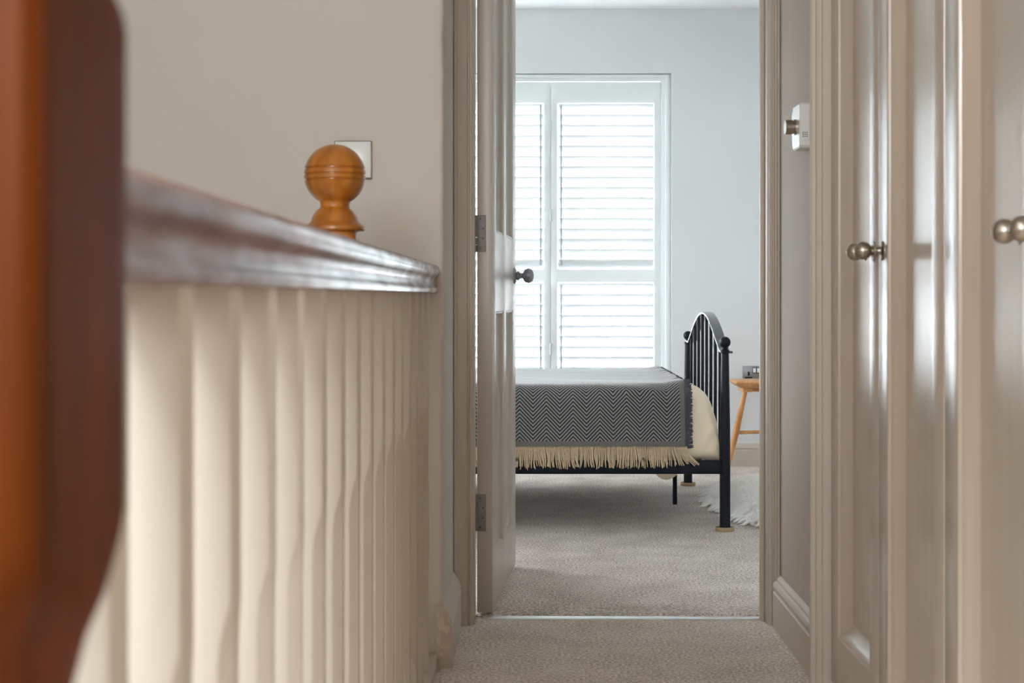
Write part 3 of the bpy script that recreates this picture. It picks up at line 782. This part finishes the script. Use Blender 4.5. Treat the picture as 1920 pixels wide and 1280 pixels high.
thr = thing('throw_blanket', (-0.25, 6.41, 0.55), 'grey herringbone wool throw with cream fringe draped over the bed', 'blanket')
me.from_pydata([Vector(v) - Vector(thr.location) for v in V], [], F)
uvl = me.uv_layers.new(name='weave')
for lp in me.loops: uvl.data[lp.index].uv = UV[lp.vertex_index]
me.polygons.foreach_set('use_smooth', [True] * len(me.polygons))
bmx = bmesh.new(); bmx.from_mesh(me); bmesh.ops.recalc_face_normals(bmx, faces=bmx.faces)
if sum(f.normal.z for f in bmx.faces) < 0: bmesh.ops.reverse_faces(bmx, faces=bmx.faces)
bmx.to_mesh(me); bmx.free()
me.materials.append(THROW)
cl = bpy.data.objects.new('cloth', me); COL.objects.link(cl); cl.parent = thr
so = cl.modifiers.new('thickness', 'SOLIDIFY'); so.thickness = 0.005; so.offset = 0
# cream fringe along the near hem
fr = MB(); random.seed(11)
x = TX0
while x < TX1 - 0.004:
    x += 0.0034 + random.random() * 0.0022
    e = max(0, (x - (TX1 - 0.10)) / 0.10)
    lean = 0.010 * e + 0.014 * mnoise.noise(Vector((x * 7, 2.2, 0))) + 0.018 * mnoise.noise(Vector((x * 30, 7.2, 0))) + random.gauss(0, 0.004) + 0.035 * e ** 1.5
    ln = 0.078 + random.gauss(0, 0.004) - 0.012 * e
    y0 = 5.737 - 0.034 - random.random() * 0.005
    p = []
    for q in range(5):
        t = q / 4
        p.append((x + lean * (0.25 * t + 0.75 * t * t) + 0.002 * math.sin(6 * t + x * 90), y0 - 0.006 * math.sin(t * 2.2), 0.326 - ln * t))
    fr.tube(p, [0.0016, 0.0024, 0.0025, 0.0024, 0.0017], 5)
tag(fr.build('fringe', FRINGE, thr, smooth=80), 'cream twisted wool fringe', kind='stuff')
# short dark frayed selvedge along the head-end edge of the throw
ed = MB(); path = throw_path(TX1)
for j in range(len(path) - 1):
    (ya, za), (yb, zb_) = path[j], path[j + 1]
    seg = math.hypot(yb - ya, zb_ - za); cnt = max(1, int(seg / 0.0016))
    on_top = za > 0.45 and ya > 5.737 + 0.085
    if on_top: continue
    for q in range(cnt):
        t = (q + random.random()) / cnt
        y, z = ya + (yb - ya) * t, za + (zb_ - za) * t
        ln = 0.023 + random.gauss(0, 0.002)
        top = 0.004 if on_top else 0
        side = -0.004 if not on_top else 0
        dz = random.gauss(0, 0.004) if not on_top else -0.002
        ed.tube([(TX1 - 0.003, y + side, z + top * .5), (TX1 + ln * .5, y + side * 1.4, z + dz * .4 + top * .3), (TX1 + ln, y + side + 0.002, z + dz - (0.010 if on_top else 0))], [0.0016, 0.0024, 0.0014], 4)
tag(ed.build('frayed_edge', DARKWOOL, thr, smooth=80), 'dark charcoal frayed edge', kind='stuff')
random.seed(5)
for k in range(7):
    y = 5.95 + k * 0.15 + random.uniform(-0.03, 0.03); z = top_z(TX1) + 0.014
    MB().tube([(TX1 - 0.03, y, z - 0.004), (TX1 - 0.012, y + 0.003, z - 0.001), (TX1 + 0.002, y, z + 0.001), (TX1 + 0.010, y - 0.003, z - 0.003), (TX1 + 0.018, y, z - 0.010)], [0.0015, 0.003, 0.0045, 0.0035, 0.0015], 8).build('knot', DARKWOOL, thr, smooth=80)

# ------------------------------------------------------------------ oak stool, socket, sheepskin
sx, sy = 1.206, 7.55
stl = thing('stool', (sx, sy, 0), 'small oak stool beside the bed, half hidden by the door frame', 'stool')
def seat_ring(i, z): return [(sx - 0.20 + i, sy - 0.13 + i, z), (sx + 0.20 - i, sy - 0.13 + i, z), (sx + 0.20 - i, sy + 0.13 - i, z), (sx - 0.20 + i, sy + 0.13 - i, z)]
MB().loft([seat_ring(0.03, 0.441), seat_ring(0.008, 0.456), seat_ring(0.0, 0.466), seat_ring(0.0, 0.472), seat_ring(0.006, 0.477)]).build('seat', OAK, stl, bevel=0.003)
for s in (-1, 1): MB().box(sx + s * 0.135 - 0.024, sx + s * 0.135 + 0.024, sy - 0.09, sy + 0.09, 0.420, 0.442).build('batten', OAK, stl, bevel=0.003)
MB().box(sx - 0.115, sx + 0.115, sy - 0.012, sy + 0.012, 0.418, 0.441).build('under_rail', OAK, stl, bevel=0.003)
MB().tube([(sx - 0.135, sy, 0.425), (sx - 0.175, sy + 0.03, 0.22), (sx - 0.222, sy + 0.07, 0.0)], [0.0125, 0.0165, 0.0125], 16).build('leg', OAK, stl)
for dy in (-1, 1): MB().tube([(sx + 0.135, sy + dy * 0.05, 0.425), (sx + 0.17, sy + dy * 0.08, 0.22), (sx + 0.20, sy + dy * 0.12, 0.0)], [0.0125, 0.0165, 0.0125], 16).build('leg', OAK, stl)
MB().tube([(sx - 0.175, sy + 0.03, 0.208), (sx + 0.172, sy + 0.03, 0.216)], [0.009, 0.009], 12).build('stretcher', OAK, stl)
MB().tube([(sx + 0.172, sy - 0.08, 0.216), (sx + 0.172, sy + 0.08, 0.216)], [0.009, 0.009], 12).build('stretcher', OAK, stl)

so_ = thing('wall_socket', (1.18, 7.90, 0.445), 'steel double wall socket with black pin holes above the stool', 'socket')
MB().box(1.107, 1.253, 7.893, 7.9005, 0.446, 0.531).build('plate', mat('socket_steel', srgb(150, 148, 150), 0.4, 0.85), so_, bevel=0.0015)
for s in (0, 1):
    bx = 1.120 if s == 0 else 1.200
    MB().box(bx + 0.0120, bx + 0.0240, 7.8915, 7.8935, 0.480, 0.501).build('earth_slot', BLACK, so_)
    MB().box(bx - 0.001, bx + 0.037, 7.8915, 7.8935, 0.458, 0.474).build('pin_slots', BLACK, so_)
    kx = 1.159 if s == 0 else 1.180
    sb_ = MB().box(kx, kx + 0.0195, 7.8920, 7.8935, 0.492, 0.524).build('switch_surround', BLACK, so_)
    MB().box(kx + 0.0025, kx + 0.0170, 7.8890, 7.8925, 0.496, 0.520).build('switch', WHITEP, sb_, bevel=0.001)

outline = [(0.885, 5.80), (0.80, 6.00), (0.800, 6.12), (0.765, 6.42), (0.80, 6.75), (0.93, 7.08), (1.15, 7.19), (1.45, 7.12), (1.63, 6.85), (1.66, 6.35), (1.52, 5.95), (1.20, 5.72)]
def inside(px, py):
    c_ = False; j = len(outline) - 1
    for i in range(len(outline)):
        (xi, yi), (xj, yj) = outline[i], outline[j]
        if (yi > py) != (yj > py) and px < (xj - xi) * (py - yi) / (yj - yi) + xi: c_ = not c_
        j = i
    return c_
def edge_d(px, py):
    best = 9; nrm = (0, 0); j = len(outline) - 1
    for i in range(len(outline)):
        a, b = Vector(outline[j]), Vector(outline[i]); p = Vector((px, py)); d = b - a
        t = max(0, min(1, (p - a).dot(d) / d.length_squared)); q = a + d * t; l = (p - q).length
        if l < best: best = l; nrm = (q - p) / max(l, 1e-6)
        j = i
    return best, nrm
rug = thing('sheepskin_rug', (1.2, 6.45, 0), 'fluffy cream sheepskin on the carpet behind the near bedpost', 'rug')
cx, cy = 1.2, 6.45
hid = []
for (s, z) in ((1.0, 0.001), (0.99, 0.008), (0.90, 0.022), (0.75, 0.030), (0.4, 0.032), (0.02, 0.032)):
    hid.append([(cx + (px - cx) * s, cy + (py - cy) * s, z) for px, py in outline])
MB().loft(hid).build('hide', HIDE, rug, smooth=60)
lk = MB(); random.seed(31); cnt = 0
while cnt < 2300:
    px, py = random.uniform(0.74, 1.68), random.uniform(5.68, 7.22)
    if not inside(px, py): continue
    cnt += 1
    d, nr = edge_d(px, py)
    k = max(0, 1 - d / 0.16)
    fl_ = Vector((mnoise.noise(Vector((px * 5, py * 5, 2))), mnoise.noise(Vector((px * 5, py * 5, 8))), 0)) * 1.4 + Vector((-0.5, -0.5, 0))
    dr = (fl_ * (1 - k) + Vector((nr[0], nr[1], 0)) * k * 1.3 + Vector((random.gauss(0, .25), random.gauss(0, .25), 0)))
    h0 = 0.004 + 0.040 * min(1, d / 0.14) * (0.75 + 0.5 * mnoise.noise(Vector((px * 6, py * 6, 4))))
    ln = random.uniform(0.045, 0.075); r0 = random.uniform(0.006, 0.0095)
    a = Vector((px, py, h0)); dn = dr.normalized()
    p1 = a + dn * ln * 0.28 + Vector((0, 0, 0.018)); p2 = a + dn * ln * 0.62 + Vector((0, 0, 0.018 - 0.012 * k)); p3 = a + dn * ln + Vector((0, 0, 0.004 - 0.02 * k))
    p2 += Vector((random.gauss(0, .004), random.gauss(0, .004), random.gauss(0, .003)))
    for q in (p1, p2, p3): q.z = max(q.z, 0.006)
    lk.tube([a, p1, p2, p3], [r0, r0 * 1.05, r0 * 0.75, 0.0008], 6)
tag(lk.build('wool_locks', FLEECE, rug, smooth=80), kind='stuff')
fl = MB(); random.seed(21); cnt = 0
while cnt < 24000:
    px, py = random.uniform(0.74, 1.68), random.uniform(5.68, 7.22)
    if px > 1.35 and random.random() < 0.55: continue
    if not inside(px, py): continue
    cnt += 1
    d, nr = edge_d(px, py)
    h0 = 0.006 + 0.044 * min(1, d / 0.14) * (0.75 + 0.5 * mnoise.noise(Vector((px * 6, py * 6, 4))))
    cl_ = Vector((mnoise.noise(Vector((px * 14, py * 14, 0))), mnoise.noise(Vector((px * 14, py * 14, 5))), 0))
    k = max(0, 1 - d / 0.12)
    dr = Vector((nr[0] * k * 0.9, nr[1] * k * 0.9, 0)) + cl_ * 0.9 + Vector((random.gauss(0, .25), random.gauss(0, .25), 0))
    ln = random.uniform(0.030, 0.052)
    a = Vector((px, py, h0)); up = Vector((0, 0, 1))
    b = a + (dr * 0.35 + up * (0.75 - 0.35 * k)).normalized() * ln * 0.55
    c2 = b + (dr * 0.8 + up * (0.25 - 0.5 * k)).normalized() * ln * 0.55
    c2.z = max(c2.z, 0.004); b.z = max(b.z, 0.006)
    ang = random.random() * math.pi; sd = Vector((math.cos(ang), math.sin(ang), 0)) * 0.0012
    fl.add([a - sd, a + sd, b + sd * .9, b - sd * .9, c2], [(0, 1, 2, 3), (3, 2, 4)])
me = bpy.data.meshes.new('fleece')
me.from_pydata([Vector(p) - Vector(rug.location) for p in fl.v], [], fl.f); me.materials.append(FLEECE)
fo = bpy.data.objects.new('fleece', me); COL.objects.link(fo); fo.parent = rug
tag(fo, 'long white fleece', kind='stuff')
